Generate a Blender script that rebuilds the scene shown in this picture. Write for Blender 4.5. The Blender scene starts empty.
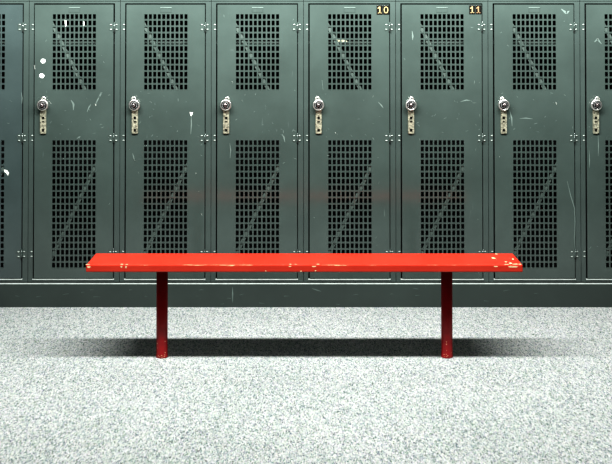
import bpy, bmesh, math, random
from math import radians as R, pi, sin, cos
random.seed(7)
sc = bpy.context.scene
C = sc.collection

# ------------------------------------------------------------------ measures
F = 1132.0            # focal length in pixels
D = 5.63              # eye to locker fronts
S = F / D             # pixels per metre on the locker fronts
YH = 5.0              # horizon row
TILT = math.tan(R(1.3))        # slight upward pitch: verticals lean by a hair
def drop(py, d):               # height below the eye of image row py at depth d
    v = (py - YH) / F
    return d * v / (1 + (v + TILT) * TILT)
CAMH = drop(307.3, D - .006)   # eye height
def X(px): return (px - 306) / S
def Z(py): return CAMH - drop(py, D)
PL = Z(283.0)                  # plinth height

# ------------------------------------------------------------------ materials
def mat(name):
    m = bpy.data.materials.new(name); m.use_nodes = True
    nt = m.node_tree; b = nt.nodes['Principled BSDF']
    return m, nt, b
def N(nt, t, **kw):
    n = nt.nodes.new(t)
    for k, v in kw.items():
        if k in n.inputs.keys() if isinstance(k, str) else False: n.inputs[k].default_value = v
        else: setattr(n, k, v)
    return n
def noise(nt, vec, scale, detail=4, rough=.6):
    n = nt.nodes.new('ShaderNodeTexNoise'); n.inputs['Scale'].default_value = scale
    n.inputs['Detail'].default_value = detail; n.inputs['Roughness'].default_value = rough
    nt.links.new(vec, n.inputs['Vector']); return n.outputs['Fac']
def ramp(nt, fac, stops):
    r = nt.nodes.new('ShaderNodeValToRGB'); e = r.color_ramp.elements
    while len(e) < len(stops): e.new(.5)
    for i, (p, c) in enumerate(stops):
        e[i].position = p; e[i].color = c if len(c) == 4 else (*c, 1)
    nt.links.new(fac, r.inputs['Fac']); return r.outputs['Color']
def mapping(nt, vec, scale=(1,1,1), rot=(0,0,0), loc=(0,0,0)):
    m = nt.nodes.new('ShaderNodeMapping'); m.inputs['Scale'].default_value = scale
    m.inputs['Rotation'].default_value = rot; m.inputs['Location'].default_value = loc
    nt.links.new(vec, m.inputs['Vector']); return m.outputs['Vector']
def coord(nt, which='Object'):
    return nt.nodes.new('ShaderNodeTexCoord').outputs[which]
def mix(nt, fac, a, b):
    m = nt.nodes.new('ShaderNodeMix'); m.data_type = 'RGBA'
    for s, v in ((0, fac), (6, a), (7, b)):
        if isinstance(v, (tuple, float, int)): m.inputs[s].default_value = v if not isinstance(v, tuple) or len(v) == 4 else (*v, 1)
        else: nt.links.new(v, m.inputs[s])
    return m.outputs[2]
def math_(nt, op, a, b=0.0, clamp=False):
    m = nt.nodes.new('ShaderNodeMath'); m.operation = op; m.use_clamp = clamp
    for i, v in enumerate((a, b)):
        if isinstance(v, (int, float)): m.inputs[i].default_value = v
        else: nt.links.new(v, m.inputs[i])
    return m.outputs[0]
def bump(nt, h, strength, dist, b):
    n = nt.nodes.new('ShaderNodeBump'); n.inputs['Strength'].default_value = strength
    n.inputs['Distance'].default_value = dist
    nt.links.new(h, n.inputs['Height']); nt.links.new(n.outputs['Normal'], b.inputs['Normal'])

def paint(name, base, rough=.3, wear=.5):
    m, nt, b = mat(name)
    geo = nt.nodes.new('ShaderNodeNewGeometry').outputs['Position']
    big = noise(nt, geo, 3.5, 5)
    lo = tuple(c * .86 for c in base); hi = tuple(c * 1.14 for c in base)
    col = ramp(nt, big, [(.3, lo), (.7, hi)])
    # faint rubbed scratches: two stretched noises
    s1 = noise(nt, mapping(nt, geo, (46, 46, 7), (0, R(24), 0)), 1, 2)
    s2 = noise(nt, mapping(nt, geo, (9, 9, 60), (0, R(-18), 0)), 1, 2)
    gate = noise(nt, geo, 5.2, 2)
    g = ramp(nt, gate, [(.52, (0,0,0)), (.66, (1,1,1))])
    k1 = ramp(nt, s1, [(.70, (0,0,0)), (.78, (1,1,1))])
    k2 = ramp(nt, s2, [(.72, (0,0,0)), (.80, (1,1,1))])
    k = math_(nt, 'MULTIPLY', math_(nt, 'MAXIMUM', k1, k2), math_(nt, 'MULTIPLY', g, wear), True)
    b.inputs['Specular IOR Level'].default_value = .8
    col = mix(nt, k, col, tuple(min(1, c * 2.6 + .05) for c in base))
    nt.links.new(col, b.inputs['Base Color'])
    rr = ramp(nt, noise(nt, geo, 9, 4), [(.3, (rough*.8,)*3), (.7, (rough*1.25,)*3)])
    nt.links.new(rr, b.inputs['Roughness'])
    bump(nt, noise(nt, geo, 260, 2), .05, .0006, b)
    return m
def plain(name, c, rough=.5, metal=0.0, var=.15, scale=40):
    m, nt, b = mat(name)
    geo = nt.nodes.new('ShaderNodeNewGeometry').outputs['Position']
    col = ramp(nt, noise(nt, geo, scale, 3), [(.3, tuple(x*(1-var) for x in c)), (.7, tuple(min(1, x*(1+var)) for x in c))])
    nt.links.new(col, b.inputs['Base Color'])
    b.inputs['Roughness'].default_value = rough; b.inputs['Metallic'].default_value = metal
    return m

GREEN = (.062, .082, .075)
M = {}
M['door'] = paint('locker_green_enamel', GREEN, .13, .5)
M['door_blue'] = paint('locker_bluish_enamel', (.057, .077, .076), .15, .5)
M['frame'] = paint('locker_frame_enamel', (.060, .079, .073), .2, .35)
M['inside_shade'] = plain('interior_painted_shade', (.006, .008, .008), .8)  # near-black instead of the enamel: interior shade put into the colour
M['brace'] = paint('brace_enamel', (.075, .098, .088), .4, .9)
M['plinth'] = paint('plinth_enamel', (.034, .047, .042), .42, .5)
M['edge'] = plain('painted_edge_highlight', (.55, .60, .57), .35, .2)  # pale tone painted on the lips as their lit highlight
M['chip'] = plain('bare_white_chip', (.80, .82, .76), .6)
M['scratch'] = plain('pale_scratch_and_lit_edge', (.14, .18, .165), .6)
M['rivet'] = plain('rivet_steel', (.42, .46, .43), .35, .3)
M['steel'] = plain('padlock_chrome', (.86, .84, .80), .30, .9, .1)
M['nickel'] = plain('worn_nickel', (.50, .48, .37), .34, .6, .75, 130)
M['knob'] = plain('dark_knob', (.22, .19, .19), .2, .8)
M['black'] = plain('black_enamel', (.012, .012, .012), .3)
M['hole'] = plain('painted_slot_shade', (.006, .006, .006), .9)  # near-black standing in for shade in handle slots and under hinge knuckles
M['sticker'] = plain('white_sticker', (.85, .87, .84), .6, 0, .04)
M['plate'] = plain('black_number_tile', (.010, .009, .008), .25)
M['gold'] = plain('gold_numeral', (.42, .34, .18), .4, .2)
M['oldgold'] = plain('rubbed_gold_numeral', (.30, .19, .10), .5, .2, .5, 300)
M['paper'] = plain('cream_paper', (.85, .82, .60), .8, 0, .05)
M['tick'] = plain('white_tick', (.8, .8, .8), .5)

# bench red, front edge worn and painted with an orange highlight
m, nt, b = mat('bench_red_enamel'); M['red'] = m
oc = coord(nt)
sep = nt.nodes.new('ShaderNodeSeparateXYZ'); nt.links.new(oc, sep.inputs[0])
col = ramp(nt, noise(nt, oc, 6, 5), [(.3, (.60, .036, .016)), (.7, (.68, .050, .023))])
# distance to the front top edge (seat local: front y=-.12, top z=.417)
dy = math_(nt, 'ADD', sep.outputs['Y'], .1105); dz = math_(nt, 'SUBTRACT', .4145, sep.outputs['Z'])
dd = math_(nt, 'MAXIMUM', dy, dz)
near = math_(nt, 'SUBTRACT', 1.0, math_(nt, 'DIVIDE', dd, .012), True)
en = noise(nt, mapping(nt, oc, (9, 60, 60)), 1, 5, .7)
wear = ramp(nt, math_(nt, 'ADD', math_(nt, 'MULTIPLY', near, .34), en), [(.84, (0,0,0)), (.92, (1,1,1))])  # edge wear mixed with a painted highlight line
col = mix(nt, wear, col, (.86, .46, .25))
nt.links.new(col, b.inputs['Base Color'])
b.inputs['Roughness'].default_value = .34
bump(nt, noise(nt, oc, 120, 2), .06, .001, b)
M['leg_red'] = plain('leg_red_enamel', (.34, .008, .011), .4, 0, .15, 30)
M['underside'] = plain('bench_underside_shade', (.03, .018, .014), .7)  # darkened underneath so the bench shadow stays dark, free of red bounce
M['cream'] = plain('cream_primer_chip', (.88, .66, .40), .6)

# carpet
m, nt, b = mat('speckled_white_carpet'); M['carpet'] = m
oc = coord(nt)
def cells(sx, sy, loc):
    v = nt.nodes.new('ShaderNodeTexVoronoi'); v.inputs['Scale'].default_value = 1
    nt.links.new(mapping(nt, oc, (sx, sy, 1), (0, 0, .2), loc), v.inputs['Vector'])
    q = nt.nodes.new('ShaderNodeSeparateColor'); nt.links.new(v.outputs['Color'], q.inputs[0]); return v, q.outputs
v1, q1 = cells(250, 84, (0, 0, 0)); v2, q2 = cells(380, 125, (3.3, 1.7, 0))
f = math_(nt, 'ADD', math_(nt, 'MULTIPLY', q1[0], .6), math_(nt, 'MULTIPLY', q2[0], .4))
col = ramp(nt, f, [(.05, (.08, .083, .082)), (.25, (.27, .277, .273)), (.45, (.405, .415, .41)), (.70, (.53, .54, .535)), (.95, (.66, .667, .662))])
col = mix(nt, .06, col, v1.outputs['Color'])
tint = ramp(nt, noise(nt, oc, 1.1, 3), [(.35, (.90, .92, .91)), (.65, (1, 1, 1))])
mm = nt.nodes.new('ShaderNodeMix'); mm.data_type = 'RGBA'; mm.blend_type = 'MULTIPLY'; mm.inputs[0].default_value = 1
nt.links.new(col, mm.inputs[6]); nt.links.new(tint, mm.inputs[7])
nt.links.new(mm.outputs[2], b.inputs['Base Color'])
b.inputs['Roughness'].default_value = 1; b.inputs['Specular IOR Level'].default_value = .05
bump(nt, f, .35, .006, b)
M['wall'] = plain('painted_block_wall', (.30, .33, .31), .7, 0, .08, 3)

# ------------------------------------------------------------------ mesh helpers
def new(): return bmesh.new()
def box(bm, x0, x1, y0, y1, z0, z1, mi=0, bev=0):
    vs = [bm.verts.new((x, y, z)) for x in (x0, x1) for y in (y0, y1) for z in (z0, z1)]
    fs = []
    for q in ((0,1,3,2), (4,6,7,5), (0,4,5,1), (2,3,7,6), (0,2,6,4), (1,5,7,3)):
        f = bm.faces.new([vs[i] for i in q]); f.material_index = mi; fs.append(f)
    if bev:
        es = list({e for f in fs for e in f.edges})
        r = bmesh.ops.bevel(bm, geom=es, offset=bev, segments=2, profile=.5, affect='EDGES')
        for f in r['faces']: f.material_index = mi
def grid_plate(bm, xs, zs, hole, y0, y1, mi=0):
    """solid sheet between y0 (front) and y1 with rectangular holes"""
    nx, nz = len(xs), len(zs)
    vf = [[bm.verts.new((x, y0, z)) for z in zs] for x in xs]
    vb = [[bm.verts.new((x, y1, z)) for z in zs] for x in xs]
    solid = lambda i, j: 0 <= i < nx-1 and 0 <= j < nz-1 and not hole(i, j)
    def face(*v):
        f = bm.faces.new(v); f.material_index = mi
    for i in range(nx-1):
        for j in range(nz-1):
            if not solid(i, j): continue
            face(vf[i][j], vf[i+1][j], vf[i+1][j+1], vf[i][j+1])
            face(vb[i][j], vb[i][j+1], vb[i+1][j+1], vb[i+1][j])
            if not solid(i-1, j): face(vf[i][j], vf[i][j+1], vb[i][j+1], vb[i][j])
            if not solid(i+1, j): face(vf[i+1][j], vb[i+1][j], vb[i+1][j+1], vf[i+1][j+1])
            if not solid(i, j-1): face(vf[i][j], vb[i][j], vb[i+1][j], vf[i+1][j])
            if not solid(i, j+1): face(vf[i][j+1], vf[i+1][j+1], vb[i+1][j+1], vb[i][j+1])
    for v in [v for v in bm.verts if not v.link_faces]: bm.verts.remove(v)
def poly(bm, pts, y, mi=0):
    """flat patch facing the front, pts in x,z"""
    a = sum(p[0]*q[1]-q[0]*p[1] for p, q in zip(pts, pts[1:]+pts[:1]))
    if a < 0: pts = pts[::-1]
    f = bm.faces.new([bm.verts.new((p[0], y, p[1])) for p in pts]); f.material_index = mi
def streak(bm, pts, w, y, mi):
    """thin tapered streak through pts (x,z)"""
    n = len(pts)
    for k in range(n-1):
        (x0, z0), (x1, z1) = pts[k], pts[k+1]
        dx, dz = x1-x0, z1-z0; l = math.hypot(dx, dz) or 1
        nx, nz = -dz/l, dx/l
        w0 = w * (.25 if k == 0 else 1) / 2; w1 = w * (.25 if k == n-2 else 1) / 2
        poly(bm, [(x0+nx*w0, z0+nz*w0), (x1+nx*w1, z1+nz*w1), (x1-nx*w1, z1-nz*w1), (x0-nx*w0, z0-nz*w0)], y, mi)
def lathe(bm, prof, cx, cy, cz, n=28, mi=0):
    """revolve (r, y) round an axis pointing along y"""
    rings = []
    for r, y in prof:
        if r < 1e-6: rings.append([bm.verts.new((cx, cy+y, cz))])
        else: rings.append([bm.verts.new((cx+r*cos(2*pi*k/n), cy+y, cz+r*sin(2*pi*k/n))) for k in range(n)])
    for a, c in zip(rings, rings[1:]):
        for k in range(n):
            q = [a[k % len(a)], a[(k+1) % len(a)], c[(k+1) % len(c)], c[k % len(c)]]
            u = []
            for v in q:
                if v not in u: u.append(v)
            if len(u) > 2:
                f = bm.faces.new(u); f.material_index = mi; f.smooth = True
def tube(bm, pts, r, n=10, mi=0):
    from mathutils import Vector
    P = [Vector(p) for p in pts]; rings = []
    for i, p in enumerate(P):
        t = (P[min(i+1, len(P)-1)] - P[max(i-1, 0)]).normalized()
        u = t.cross(Vector((0, 1, 0)));
        if u.length < 1e-3: u = t.cross(Vector((1, 0, 0)))
        u.normalize(); w = t.cross(u)
        rings.append([bm.verts.new(p + u*r*cos(2*pi*k/n) + w*r*sin(2*pi*k/n)) for k in range(n)])
    for a, c in zip(rings, rings[1:]):
        for k in range(n):
            f = bm.faces.new((a[k], a[(k+1) % n], c[(k+1) % n], c[k])); f.smooth = True; f.material_index = mi
    for rg in (rings[0], rings[-1]):
        f = bm.faces.new(rg); f.material_index = mi
def zlathe(bm, prof, cx, cy, n):
    rings = [[bm.verts.new((cx+r*cos(2*pi*k/n), cy+r*sin(2*pi*k/n), z)) for k in range(n)] for r, z in prof]
    for a, c in zip(rings, rings[1:]):
        for k in range(n):
            f = bm.faces.new((a[k], a[(k+1) % n], c[(k+1) % n], c[k])); f.smooth = True
    bm.faces.new(rings[0]); bm.faces.new(rings[-1])
def vcyl(bm, x, y, z0, z1, r, n=10, mi=0):
    tube(bm, [(x, y, z0), (x, y, z1)], r, n, mi)
def obj(name, bm, mats, parent=None):
    bmesh.ops.recalc_face_normals(bm, faces=bm.faces[:])
    me = bpy.data.meshes.new(name); bm.to_mesh(me); bm.free()
    for mm_ in (mats if isinstance(mats, (list, tuple)) else [mats]): me.materials.append(mm_)
    o = bpy.data.objects.new(name, me); C.objects.link(o)
    if parent: o.parent = parent
    return o
def thing(name, label, cat, loc, group=None):
    o = bpy.data.objects.new(name, None); C.objects.link(o); o.empty_display_size = .1
    o.location = loc; tag(o, label, cat, group); return o
def tag(o, label, cat, group=None):
    o['label'] = label; o['category'] = cat
    if group: o['group'] = group

# ------------------------------------------------------------------ setting
bm = new(); box(bm, -5, 5, -8, .62, -.05, 0)
o = obj('floor', bm, M['carpet']); o['kind'] = 'structure'
bm = new(); box(bm, -5, 5, .50, .62, 0, 2.9)
o = obj('wall_back', bm, M['wall']); o['kind'] = 'structure'

# ------------------------------------------------------------------ plinth
bm = new()
xa, xb = X(-95), X(707)
yf = -.006
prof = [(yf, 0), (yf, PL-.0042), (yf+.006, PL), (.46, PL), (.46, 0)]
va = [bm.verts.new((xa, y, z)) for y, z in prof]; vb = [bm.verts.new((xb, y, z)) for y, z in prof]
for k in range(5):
    f = bm.faces.new((va[k], va[(k+1) % 5], vb[(k+1) % 5], vb[k])); f.material_index = 1 if k == 1 else 0  # top chamfer painted pale as a highlight
bm.faces.new(va); bm.faces.new(vb)
def pm(px, py): return (X(px), Z(py))
streak(bm, [pm(233, 287), pm(233.2, 294), pm(233, 302)], .006, yf-.0004, 2)
streak(bm, [pm(312, 288), pm(316, 289.5), pm(321, 291)], .005, yf-.0004, 2)
streak(bm, [pm(479, 272+13), pm(479.3, 287)], .004, yf-.0004, 2)
for k in range(26):
    px = random.uniform(5, 607); py = random.uniform(287, 306)
    streak(bm, [pm(px, py), pm(px+random.uniform(-2, 4), py+random.uniform(-.6, .6)), pm(px+random.uniform(3, 6), py+random.uniform(-1, 1))], .0022, yf-.0004, 2)
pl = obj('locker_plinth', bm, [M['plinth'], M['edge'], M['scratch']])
tag(pl, 'dark green metal plinth running along the carpet under all the lockers', 'plinth')

# ------------------------------------------------------------------ lockers
# pixel seams between neighbouring lockers, as read off the photograph
SEAM = [-61.9, 29.4, 120.5, 211.4, 303.5, 395.5, 487.8, 579.6, 671.5]
TOP = Z(-8) - PL            # carcass top, local
DT, DB = Z(4.6) - PL, Z(278.2) - PL
HZ = [Z(27.0) - PL, Z(138.0) - PL, Z(254.0) - PL]
PX, PZ = 4.44 / S, 6.385 / S       # perforation pitch
HW, HH = 2.95 / S, 4.75 / S        # hole size
DF = -.004                          # door face
rivet_me = None
def rivet_mesh():
    global rivet_me
    if rivet_me is None:
        bm = new()
        lathe(bm, [(.0056, 0), (.0054, -.0012), (.0040, -.0026), (.0018, -.0034), (0, -.0036)], 0, 0, 0, 14)
        bmesh.ops.recalc_face_normals(bm, faces=bm.faces[:])
        rivet_me = bpy.data.meshes.new('rivet'); bm.to_mesh(rivet_me); bm.free()
        rivet_me.materials.append(M['rivet'])
    return rivet_me
def rivet(parent, x, y, z):
    o = bpy.data.objects.new('rivet', rivet_mesh()); C.objects.link(o)
    o.parent = parent; o.location = (x, y, z)
    o.scale.z = .55

def number_plate(door, digits, x0, x1, z0, z1, mats):
    bm = new()
    xm = (x0 + x1) / 2
    box(bm, x0, xm-.0012, DF-.002, DF, z0, z1, 0, .0006)
    box(bm, xm+.0012, x1, DF-.002, DF, z0, z1, 0, .0006)
    h = z1 - z0; y = DF - .0024
    for d, cx, mi in zip(digits, ((x0+xm)/2, (xm+x1)/2), (1, 2)):
        a, t = z0 + h*.14, z1 - h*.14
        if d == '1':
            w = .0028
            box(bm, cx-w, cx+w, y-.0004, y+.001, a, t, mi)
            box(bm, cx-.0095, cx+.0095, y-.0004, y+.001, a, a+.0030, mi)
            poly(bm, [(cx-w, t), (cx-.011, t-.008), (cx-.011, t-.012), (cx-w, t-.008)], y-.0005, mi)
        else:
            cz = (a+t)/2; n = 24; ro = (.0115, (t-a)/2); ri = (.0066, (t-a)/2-.0038)
            for k in range(n):
                p = lambda q, r: (cx + r[0]*cos(2*pi*q/n), cz + r[1]*sin(2*pi*q/n))
                poly(bm, [p(k, ro), p(k+1, ro), p(k+1, ri), p(k, ri)], y-.0005, mi)
    return obj('number_plate', bm, mats, door)

def make_locker(i, label):
    sl, sr = X(SEAM[i]), X(SEAM[i+1])
    cx = (sl + sr) / 2; hw = (sr - sl) / 2 - .0011
    t = thing('locker', label, 'locker', (cx, 0, PL), 'row of green metal lockers')
    L = lambda px: X(px) - cx
    G = lambda py: Z(py) - PL
    # door opening
    ol = -hw + 4.6 / S; orr = hw - 5.3 / S
    # ---- carcass with face frame
    bm = new()
    dpt = .45
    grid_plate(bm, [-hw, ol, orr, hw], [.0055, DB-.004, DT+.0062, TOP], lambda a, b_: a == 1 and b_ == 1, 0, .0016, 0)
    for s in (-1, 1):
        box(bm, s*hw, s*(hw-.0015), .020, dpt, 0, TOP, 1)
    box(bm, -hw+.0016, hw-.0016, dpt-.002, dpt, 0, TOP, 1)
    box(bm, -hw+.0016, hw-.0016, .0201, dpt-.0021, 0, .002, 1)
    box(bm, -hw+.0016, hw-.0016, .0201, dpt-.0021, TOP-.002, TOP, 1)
    # bottom rail lip, its lit top painted pale
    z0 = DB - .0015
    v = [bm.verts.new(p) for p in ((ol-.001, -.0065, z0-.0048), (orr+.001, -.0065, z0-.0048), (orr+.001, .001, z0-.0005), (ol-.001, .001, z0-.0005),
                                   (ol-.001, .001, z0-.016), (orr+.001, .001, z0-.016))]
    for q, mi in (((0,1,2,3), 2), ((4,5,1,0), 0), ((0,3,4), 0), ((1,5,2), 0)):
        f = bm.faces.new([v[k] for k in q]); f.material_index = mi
    # header drip lip
    box(bm, -hw, hw, -.003, 0, G(1.0), G(-3), 0)
    body = obj('body', bm, [M['frame'], M['inside_shade'], M['edge']], t)
    # neighbour-side rivets on the left stile
    for hz in HZ:
        for dz in (.0118, -.0118): rivet(body, -hw + 3.3 / S, 0, hz + dz)
    # ---- shelf
    bm = new()
    zs = G(41.8)
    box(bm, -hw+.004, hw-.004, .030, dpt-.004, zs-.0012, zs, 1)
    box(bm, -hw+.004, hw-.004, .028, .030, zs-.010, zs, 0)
    obj('shelf', bm, [M['brace'], M['inside_shade']], t)
    # ---- door
    dl = ol + .0066; dr = orr - .0042
    gx = (dl + dr) / 2 + .0015
    xs = [dl]
    for k in range(10):
        c = gx + (k - 4.5) * PX; xs += [c - HW/2, c + HW/2]
    xs.append(dr)
    zt = G(16.6); zb = G(142.6)
    rows = sorted([zt - k*PZ for k in range(12)] + [zb - k*PZ for k in range(20)])
    zz = [DB]
    for c in rows: zz += [c - HH/2, c + HH/2]
    zz.append(DT)
    bm = new()
    grid_plate(bm, xs, zz, lambda a, b_: a % 2 == 1 and b_ % 2 == 1 and a < len(xs)-2 and b_ < len(zz)-2, DF, DF+.0022, 0)
    # rolled lower lip of each perforation
    for c in rows:
        for k in range(10):
            h0, h1 = xs[1+2*k], xs[2+2*k]; e0 = c - HH/2
            q = [bm.verts.new(p) for p in ((h0, DF-.0013, e0-.0019), (h1, DF-.0013, e0-.0019), (h1, DF+.0006, e0+.0001), (h0, DF+.0006, e0+.0001))]
            bm.faces.new(q)
            bm.faces.new([bm.verts.new(p) for p in ((h0, DF, e0-.0024), (h1, DF, e0-.0024), (h1, DF-.0013, e0-.0019), (h0, DF-.0013, e0-.0019))])
    # returned edges, painted dark as the shade in the door gaps
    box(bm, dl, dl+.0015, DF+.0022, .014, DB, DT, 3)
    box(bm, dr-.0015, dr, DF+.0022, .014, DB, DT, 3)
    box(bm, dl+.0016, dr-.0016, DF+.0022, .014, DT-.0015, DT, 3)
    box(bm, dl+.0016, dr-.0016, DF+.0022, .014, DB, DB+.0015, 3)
    # chips and scratches of this door, read off the photograph
    yk = DF - .0003
    for kind, w, pts in MARKS.get(i, []):
        q = [(L(a), G(b_)) for a, b_ in pts]
        mi = 1 if kind in 'cp' else 2
        if kind == 'p': poly(bm, q, yk, mi)
        else: streak(bm, q, w, yk, mi)
    rnd = random.Random(100 + i)
    for k in range(34):
        px = rnd.uniform(SEAM[i]+7, SEAM[i+1]-8); py = rnd.choice([rnd.uniform(7, 274), rnd.uniform(92, 138)])
        col = (px - 306)/S - cx - gx
        if abs(col) < 5*PX+.004 and (12 < py < 91 or 138 < py < 271): continue
        a = rnd.uniform(0, pi); l = rnd.uniform(.6, 3.6)
        streak(bm, [(L(px), G(py)), (L(px+l*.5*cos(a)+.2), G(py+l*.5*sin(a))), (L(px+l*cos(a)), G(py+l*sin(a)))], rnd.uniform(.0009, .0026), yk, 2)
    door = obj('door', bm, [M['door_blue'] if i == 0 else M['door'], M['chip'], M['scratch'], M['inside_shade']], t)
    if i == 1: door.rotation_euler = (0, R(-.10), 0)
    # ---- diagonal straps behind the perforated panels
    mid = HZ[1]
    for top in (True, False):
        bm = new()
        ax, az = dr - .022, mid
        bx, bz = dl + .044, (DT - .012 if top else DB + .012)
        dx, dz = bx-ax, bz-az; l = math.hypot(dx, dz); nx, nz = -dz/l*.0085, dx/l*.0085
        y0, y1 = DF+.0050, DF+.0066
        c4 = [(ax+nx, az+nz), (bx+nx, bz+nz), (bx-nx, bz-nz), (ax-nx, az-nz)]
        f0 = [bm.verts.new((p[0], y0, p[1])) for p in c4]; f1 = [bm.verts.new((p[0], y1, p[1])) for p in c4]
        bm.faces.new(f0); bm.faces.new(f1[::-1])
        for k in range(4): bm.faces.new((f0[k], f0[(k+1) % 4], f1[(k+1) % 4], f1[k]))
        obj('brace', bm, M['brace'], door)
    # ---- card holder
    bm = new()
    c0 = gx; w = .028; a, e = G(12.3), G(7.2)
    box(bm, c0-w, c0+w, DF-.0022, DF, e-.0035, e, 1)  # top bar painted paler as a lit upper edge
    box(bm, c0-w, c0+w, DF-.0012, DF, a, a+.0022, 0)
    box(bm, c0-w, c0-w+.0022, DF-.0012, DF, a+.0022, e-.0035, 0)
    box(bm, c0+w-.0022, c0+w, DF-.0012, DF, a+.0022, e-.0035, 0)
    obj('card_holder', bm, [M['door'], M['scratch']], door)
    # ---- lift handle strip
    hx = -hw + 14.9 / S
    if i > 0:
        bm = new()
        ztop, zbot = G(100), G(133.3)
        hwid = .0148
        xs2 = [hx-hwid, hx-.0062, hx+.0062, hx+hwid]
        rz = sorted([zbot, G(131.6), G(128.6), G(122.4), G(120.8), G(119.3), G(116.4), ztop])
        grid_plate(bm, xs2, rz, lambda a, b_: a == 1 and b_ in (1, 3, 5), DF-.009, DF, 0)
        box(bm, hx-.006, hx+.006, DF-.0010, DF-.0004, G(131.6), G(116.4), 1)  # dark backing painted in as the shade of the slots
        ed = [ed for ed in bm.edges if len(ed.link_faces) == 2 and all(abs(v_.co.y-(DF-.009)) < 1e-5 for v_ in ed.verts)
              and (all(abs(v_.co.x-hx) > .0147 for v_ in ed.verts) or all(abs(v_.co.z-zbot) < 1e-5 for v_ in ed.verts))]
        r = bmesh.ops.bevel(bm, geom=ed, offset=.0038, segments=3, profile=.5, affect='EDGES')
        # riveted staple above, that the padlock passes through
        tube(bm, [(hx, DF-.008, G(100.5)), (hx, DF-.016, G(101)), (hx, DF-.016, G(103)), (hx, DF-.008, G(103.6))], .0025, 8, 0)
        h = obj('handle', bm, [M['nickel'], M['hole']], door)
        h['label'] = 'worn nickel handle strip with dark slots'
    # ---- hinges
    for hz in HZ:
        bm = new()
        kx = (dr + orr) / 2
        vcyl(bm, kx, DF-.0026, hz-.0205, hz+.0205, .0034, 10, 0)
        for s in (-1, 1):
            vcyl(bm, kx, DF-.0026, hz+s*.0205, hz+s*.0245, .0040, 10, 0 if s > 0 else 2)  # lower cap painted near-black as its shaded end
        box(bm, kx-.0245, kx-.0026, DF-.0012, DF, hz-.0185, hz+.0185, 0)
        box(bm, kx+.0026, kx+.0185, -.0012, 0, hz-.0185, hz+.0185, 0)
        hg = obj('hinge', bm, [M['door'], M['rivet'], M['hole']], t)
        for dz in (.0118, -.0118):
            rivet(hg, kx - .0165, DF-.0012, hz + dz)
            rivet(hg, kx + .0105, -.0012, hz + dz)
    # ---- extras
    if i == 1:
        for px, py, r in ((44.1, 61.0, 2.6), (42.9, 75.6, 2.7)):
            bm = new(); rr = random.Random(int(px*10))
            pts = []
            for k in range(18):
                q = r / S * rr.uniform(.84, 1.05)
                pts.append((L(px) + q*cos(2*pi*k/18), G(py) + q*.92*sin(2*pi*k/18)))
            fv = [bm.verts.new((p[0], DF-.0007, p[1])) for p in pts]; bv = [bm.verts.new((p[0], DF-.0001, p[1])) for p in pts]
            bm.faces.new(fv)
            for k in range(18): bm.faces.new((fv[k], fv[(k+1) % 18], bv[(k+1) % 18], bv[k]))
            s_ = obj('sticker', bm, M['sticker'], door); s_['label'] = 'small round white sticker'
    if i == 4:
        p = number_plate(door, '10', L(376.6), L(389.0), G(14.6), G(5.2), [M['plate'], M['gold'], M['gold']])
        p['label'] = 'black tiles with gold numeral 10'
    if i == 5:
        p = number_plate(door, '11', L(469.0), L(481.2), G(14.2), G(5.2), [M['plate'], M['gold'], M['oldgold']])
        p['label'] = 'black tiles with rubbed gold numeral 11'
    return t

MARKS = {   # kind, width, points in photograph pixels: c chip streak, p chip patch, s scratch
 0: [('p', 0, [(5.2,169.3),(8.5,170),(10.4,173),(9.2,175.5),(7.8,173.4),(5.6,171.6)]), ('s', .004, [(22,92),(23,98),(22.5,104)])],
 1: [('p', 0, [(65.4,20.2),(67.2,20.6),(67.0,26.2),(66.2,26.4)]), ('p', 0, [(84.0,21.2),(85.0,21.6),(85.0,25.6),(84.0,26)]), ('s', .004, [(79.5,21.5),(79.6,25.5)]),
     ('s', .010, [(72,100),(74.5,104),(74.4,110)]), ('s', .006, [(102,92),(99,99),(96,105)]), ('c', .004, [(96,104.4),(96.8,105),(96.6,105.8)]),
     ('c', .004, [(51.4,102.8),(52.4,103.4)]), ('s', .008, [(78,138.4),(80.5,137),(81.5,136.4)]), ('s', .005, [(103,92),(101,96),(99,98)]),
     ('c', .004, [(35.6,65),(35.8,69)]), ('s', .006, [(88,112),(90,107),(92,104)])],
 2: [('p', 0, [(190.0,112.2),(193.3,112.2),(192.4,115.2),(191.4,116.4)]), ('s', .006, [(191.5,116),(191.8,124),(191.2,134)]),
     ('s', .006, [(133.2,153),(134.6,158),(135.6,160.4)]), ('c', .005, [(134.4,158),(135.7,160.6)]), ('c', .004, [(196.2,172.5),(196.6,173.6)]),
     ('c', .004, [(202,213.6),(202.6,215)])],
 3: [('s', .004, [(230,143),(231,150),(230.4,158)]), ('s', .007, [(282,134),(284,137),(285,142)]), ('c', .003, [(232,81),(233,82.4)]), ('c', .004, [(297.6,28),(298,29.4)])],
 4: [('c', .004, [(335.0,132.2),(335.8,133.4)]), ('s', .006, [(378,102),(381,105),(383,108)]), ('s', .005, [(322,80),(323,90)])],
 5: [('s', .006, [(460,101.6),(466,100),(470,100.6)]), ('s', .008, [(412,31),(412.6,36),(412.4,40)]), ('s', .003, [(470.6,168),(471.4,169)])],
 6: [('s', .004, [(566,181),(569.5,196),(573.2,208),(573.6,222),(573,238),(573.6,252)]), ('c', .004, [(555,102),(556,104.4)]), ('s', .005, [(519,118.4),(525,118),(532,118.8)]),
     ('s', .007, [(509,110),(511,118),(511.4,126)]), ('s', .014, [(561,9),(566,13),(569,11)]), ('c', .003, [(491.6+7,156),(499,157)])],
 7: [('c', .004, [(597,38.5),(598,41)]), ('s', .010, [(594,42),(597,39),(601,44)]), ('s', .004, [(588,150),(588.4,160),(588,168)]), ('s', .004, [(597,134),(597.4,146),(597,156)])],
}
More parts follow.
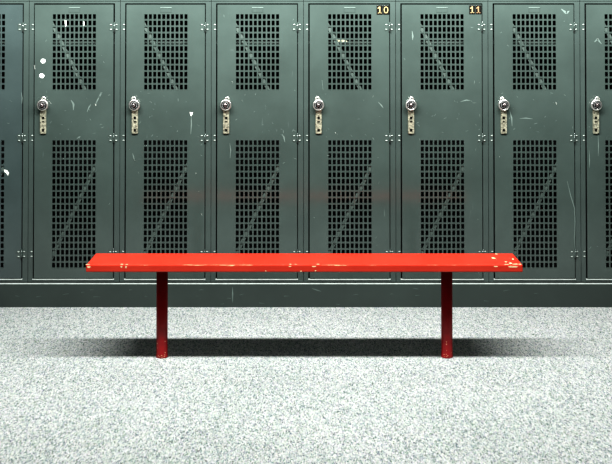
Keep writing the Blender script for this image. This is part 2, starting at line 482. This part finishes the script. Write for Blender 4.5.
LABELS = [
 'green metal locker cut off by the left edge of the photo, with a white chip',
 'green metal locker with two round white stickers above its padlock',
 'green metal locker with a white triangular paint chip right of its padlock',
 'green metal locker directly left of the one numbered 10',
 'green metal locker numbered 10 in gold at its upper right corner',
 'green metal locker with rubbed number 11 at its upper right corner',
 'green metal locker directly right of number 11, with a long thin scratch',
 'green metal locker cut off by the right edge of the photo',
]
for i, lb in enumerate(LABELS): make_locker(i, lb)

# header bolts on two lockers are too small to matter as things: parts of the nearest carcass
# ------------------------------------------------------------------ padlocks
PY = DF - .0095      # back of the padlock rests on the handle strip
def make_padlock(label, loc):
    t = thing('combination_padlock', label, 'padlock', loc, 'padlocks on the locker handles')
    k_ = 1.14; t.scale = (k_, 1.0, k_)
    bm = new()
    lathe(bm, [(0, 0), (.021, 0), (.0240, -.003), (.0245, -.010), (.0240, -.016), (.0225, -.0185), (.0192, -.0195), (.0186, -.0185), (0, -.0180)], 0, 0, 0, 36)
    obj('case', bm, M['steel'], t)
    bm = new()
    lathe(bm, [(.0184, -.0180), (.0178, -.0205), (.0150, -.0225), (.0100, -.0232), (0, -.0232)], 0, 0, -.0012, 36)
    for k in range(20):
        a = 2*pi*k/20; r0, r1 = .0118, .0142
        p = [(r0*cos(a-.03), r0*sin(a-.03)), (r1*cos(a-.03), r1*sin(a-.03)), (r1*cos(a+.03), r1*sin(a+.03)), (r0*cos(a+.03), r0*sin(a+.03))]
        poly(bm, [(x, z-.0012) for x, z in p], -.0236, 1)
    dial = obj('dial', bm, [M['black'], M['tick']], t)
    dial['label'] = 'black dial'
    bm = new()
    lathe(bm, [(.0080, -.0230), (.0072, -.0300), (.0060, -.0318), (0, -.0322)], 0, 0, -.0012, 24)
    obj('knob', bm, M['knob'], dial)
    bm = new()
    pts = [(-.0085, -.009, .018)] + [(-.0085*cos(a), -.009, .0255 + .0085*sin(a)) for a in [k*pi/10 for k in range(11)]] + [(.0085, -.009, .018)]
    tube(bm, pts, .0032, 10)
    obj('shackle', bm, M['steel'], t)
    return t
def copy_tree(o, parent=None):
    c = o.copy(); C.objects.link(c)
    if parent: c.parent = parent
    for ch in list(o.children): copy_tree(ch, c)
    return c
PLAB = [
 'combination padlock on the locker with two round white stickers',
 'combination padlock on the locker with the white triangular paint chip',
 'combination padlock on the locker directly left of number 10',
 'combination padlock on the locker numbered 10',
 'combination padlock on the locker numbered 11',
 'combination padlock on the locker directly right of number 11',
 'combination padlock on the locker cut off by the right edge',
]
first = None
for k, lb in enumerate(PLAB):
    loc = (X(SEAM[k+1] + 14.9), PY, Z(104.6) )
    if first is None: o = first = make_padlock(lb, loc)
    else:
        o = copy_tree(first); o.location = loc
    o['label'] = lb
    o.rotation_euler = (0, R([8, -6, 14, -10, 4, -16, 10][k]), 0)
    for ch in o.children:
        if ch.name.startswith('dial'): ch.rotation_euler = (0, R(37*k), 0)

# ------------------------------------------------------------------ paper on the shelf of number 10
bm = new()
zs = Z(41.8)
box(bm, -.030, .030, -.06, .06, 0, .0015)
box(bm, -.027, .022, -.055, .05, .0017, .0045)
o = obj('folded_paper', bm, M['paper']); o.location = (X(341.5), .095, zs+.0006)
tag(o, 'cream folded paper glimpsed on the shelf behind the grille of locker 10', 'paper')

# ------------------------------------------------------------------ bench
BH, BT, BL, BD = .4145, .031, 1.813, .221
BX, BY = -.0070, -.7985
bench = thing('bench', 'long red wooden bench with chipped edges standing on carpet before the lockers', 'bench', (BX, BY, 0))
bm = new()
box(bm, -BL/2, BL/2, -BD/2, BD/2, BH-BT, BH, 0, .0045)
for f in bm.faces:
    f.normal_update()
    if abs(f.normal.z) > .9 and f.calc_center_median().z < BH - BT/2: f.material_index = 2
def bpx(px): return (px - 306) / 239.8 - BX
chips = [(88.5, .0045, .012, .010), (122.5, .010, .008, .006), (127.3, .008, .007, .006), (290.5, .010, .006, .005), (296, .009, .006, .004), (318, .012, .008, .005),
         (497.5, .125, .009, .016), (507, .055, .006, .010), (510.5, .028, .008, .014), (515, .012, .018, .008), (506, .008, .012, .006), (519.5, .010, .012, .010), (516, .105, .006, .012), (502.5, .205, .006, .010)]
rr = random.Random(3)
for px, dy_, w, h in chips:
    cx_, cy_ = bpx(px), -BD/2 + dy_
    if px > 500 and dy_ > .05: cx_ = bpx(px) + dy_*.02
    vs = []
    for k in range(9):
        a = 2*pi*k/9; q = rr.uniform(.6, 1.1)
        vs.append(bm.verts.new((min(cx_ + w*q*cos(a), BL/2-.005), max(cy_ + h*q*sin(a), -BD/2+.0045), BH+.0003)))
    f = bm.faces.new(vs); f.material_index = 1
for px, dz_, w, h in [(122.5, .007, .006, .006), (127, .008, .005, .007), (301, .026, .004, .003), (315.5, .024, .004, .003), (290, .006, .008, .004), (314, .006, .010, .004), (495, .006, .012, .004), (512, .007, .02, .005), (90, .008, .008, .007), (266, .025, .003, .003)]:
    pts = []
    for k in range(8):
        a = 2*pi*k/8; q = rr.uniform(.6, 1.1)
        pts.append((bpx(px) + w*q*cos(a), min(BH - dz_ + h*q*sin(a), BH-.0045)))
    poly(bm, pts, -BD/2-.0003, 1)
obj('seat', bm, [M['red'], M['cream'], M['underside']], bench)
for s, px in ((-1, 162.7), (1, 446.2)):
    lx = (px - 306) / 234.5 - BX
    bm = new()
    zlathe(bm, [(.0244, 0), (.0254, .002), (.0252, .008), (.0242, .014), (.0240, .10), (.0240, BH-BT)], lx, .006, 28)
    for k in range(11):
        t_ = rr.uniform(-.8, .8); pz_ = rr.uniform(.004, .026) if k < 8 else rr.uniform(.03, .08); q = rr.uniform(.001, .0024)
        r_ = .0256; px_ = lx + r_*sin(t_); py_ = .006 - r_*cos(t_)
        poly(bm, [(px_-q, pz_), (px_, pz_-q), (px_+q, pz_), (px_, pz_+q)], py_, 1)
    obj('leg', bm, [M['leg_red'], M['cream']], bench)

# ------------------------------------------------------------------ light
def area(name, loc, sx, sy, e, tilt=0, col=(.965, 1, .975)):
    l = bpy.data.lights.new(name, 'AREA'); l.shape = 'RECTANGLE'; l.size = sx; l.size_y = sy
    l.energy = e; l.color = col
    o = bpy.data.objects.new(name, l); C.objects.link(o); o.location = loc; o.rotation_euler = (R(tilt), 0, 0)
    return o
area('ceiling_strip_light', (0, -1.57, 2.62), 3.9, .19, 158, 38)
area('added_locker_fill', (0, -1.0, 2.35), 4.6, .08, 215, 112)  # unseen fill added to brighten the upper lockers
w = bpy.data.worlds.new('world'); sc.world = w; w.use_nodes = True
w.node_tree.nodes['Background'].inputs[0].default_value = (.8, .9, .88, 1)
w.node_tree.nodes['Background'].inputs[1].default_value = .003

# ------------------------------------------------------------------ camera
cam = bpy.data.cameras.new('camera'); co = bpy.data.objects.new('camera', cam); C.objects.link(co)
co.location = (0, -D, CAMH); co.rotation_euler = (R(91.3), 0, 0)
cam.sensor_width = 36; cam.sensor_fit = 'HORIZONTAL'; cam.lens = 36 * F / 612
cam.shift_y = -(232 - YH + F * TILT) / 612
cam.clip_end = 60
sc.camera = co
sc.view_settings.view_transform = 'Standard'
sc.view_settings.look = 'High Contrast'
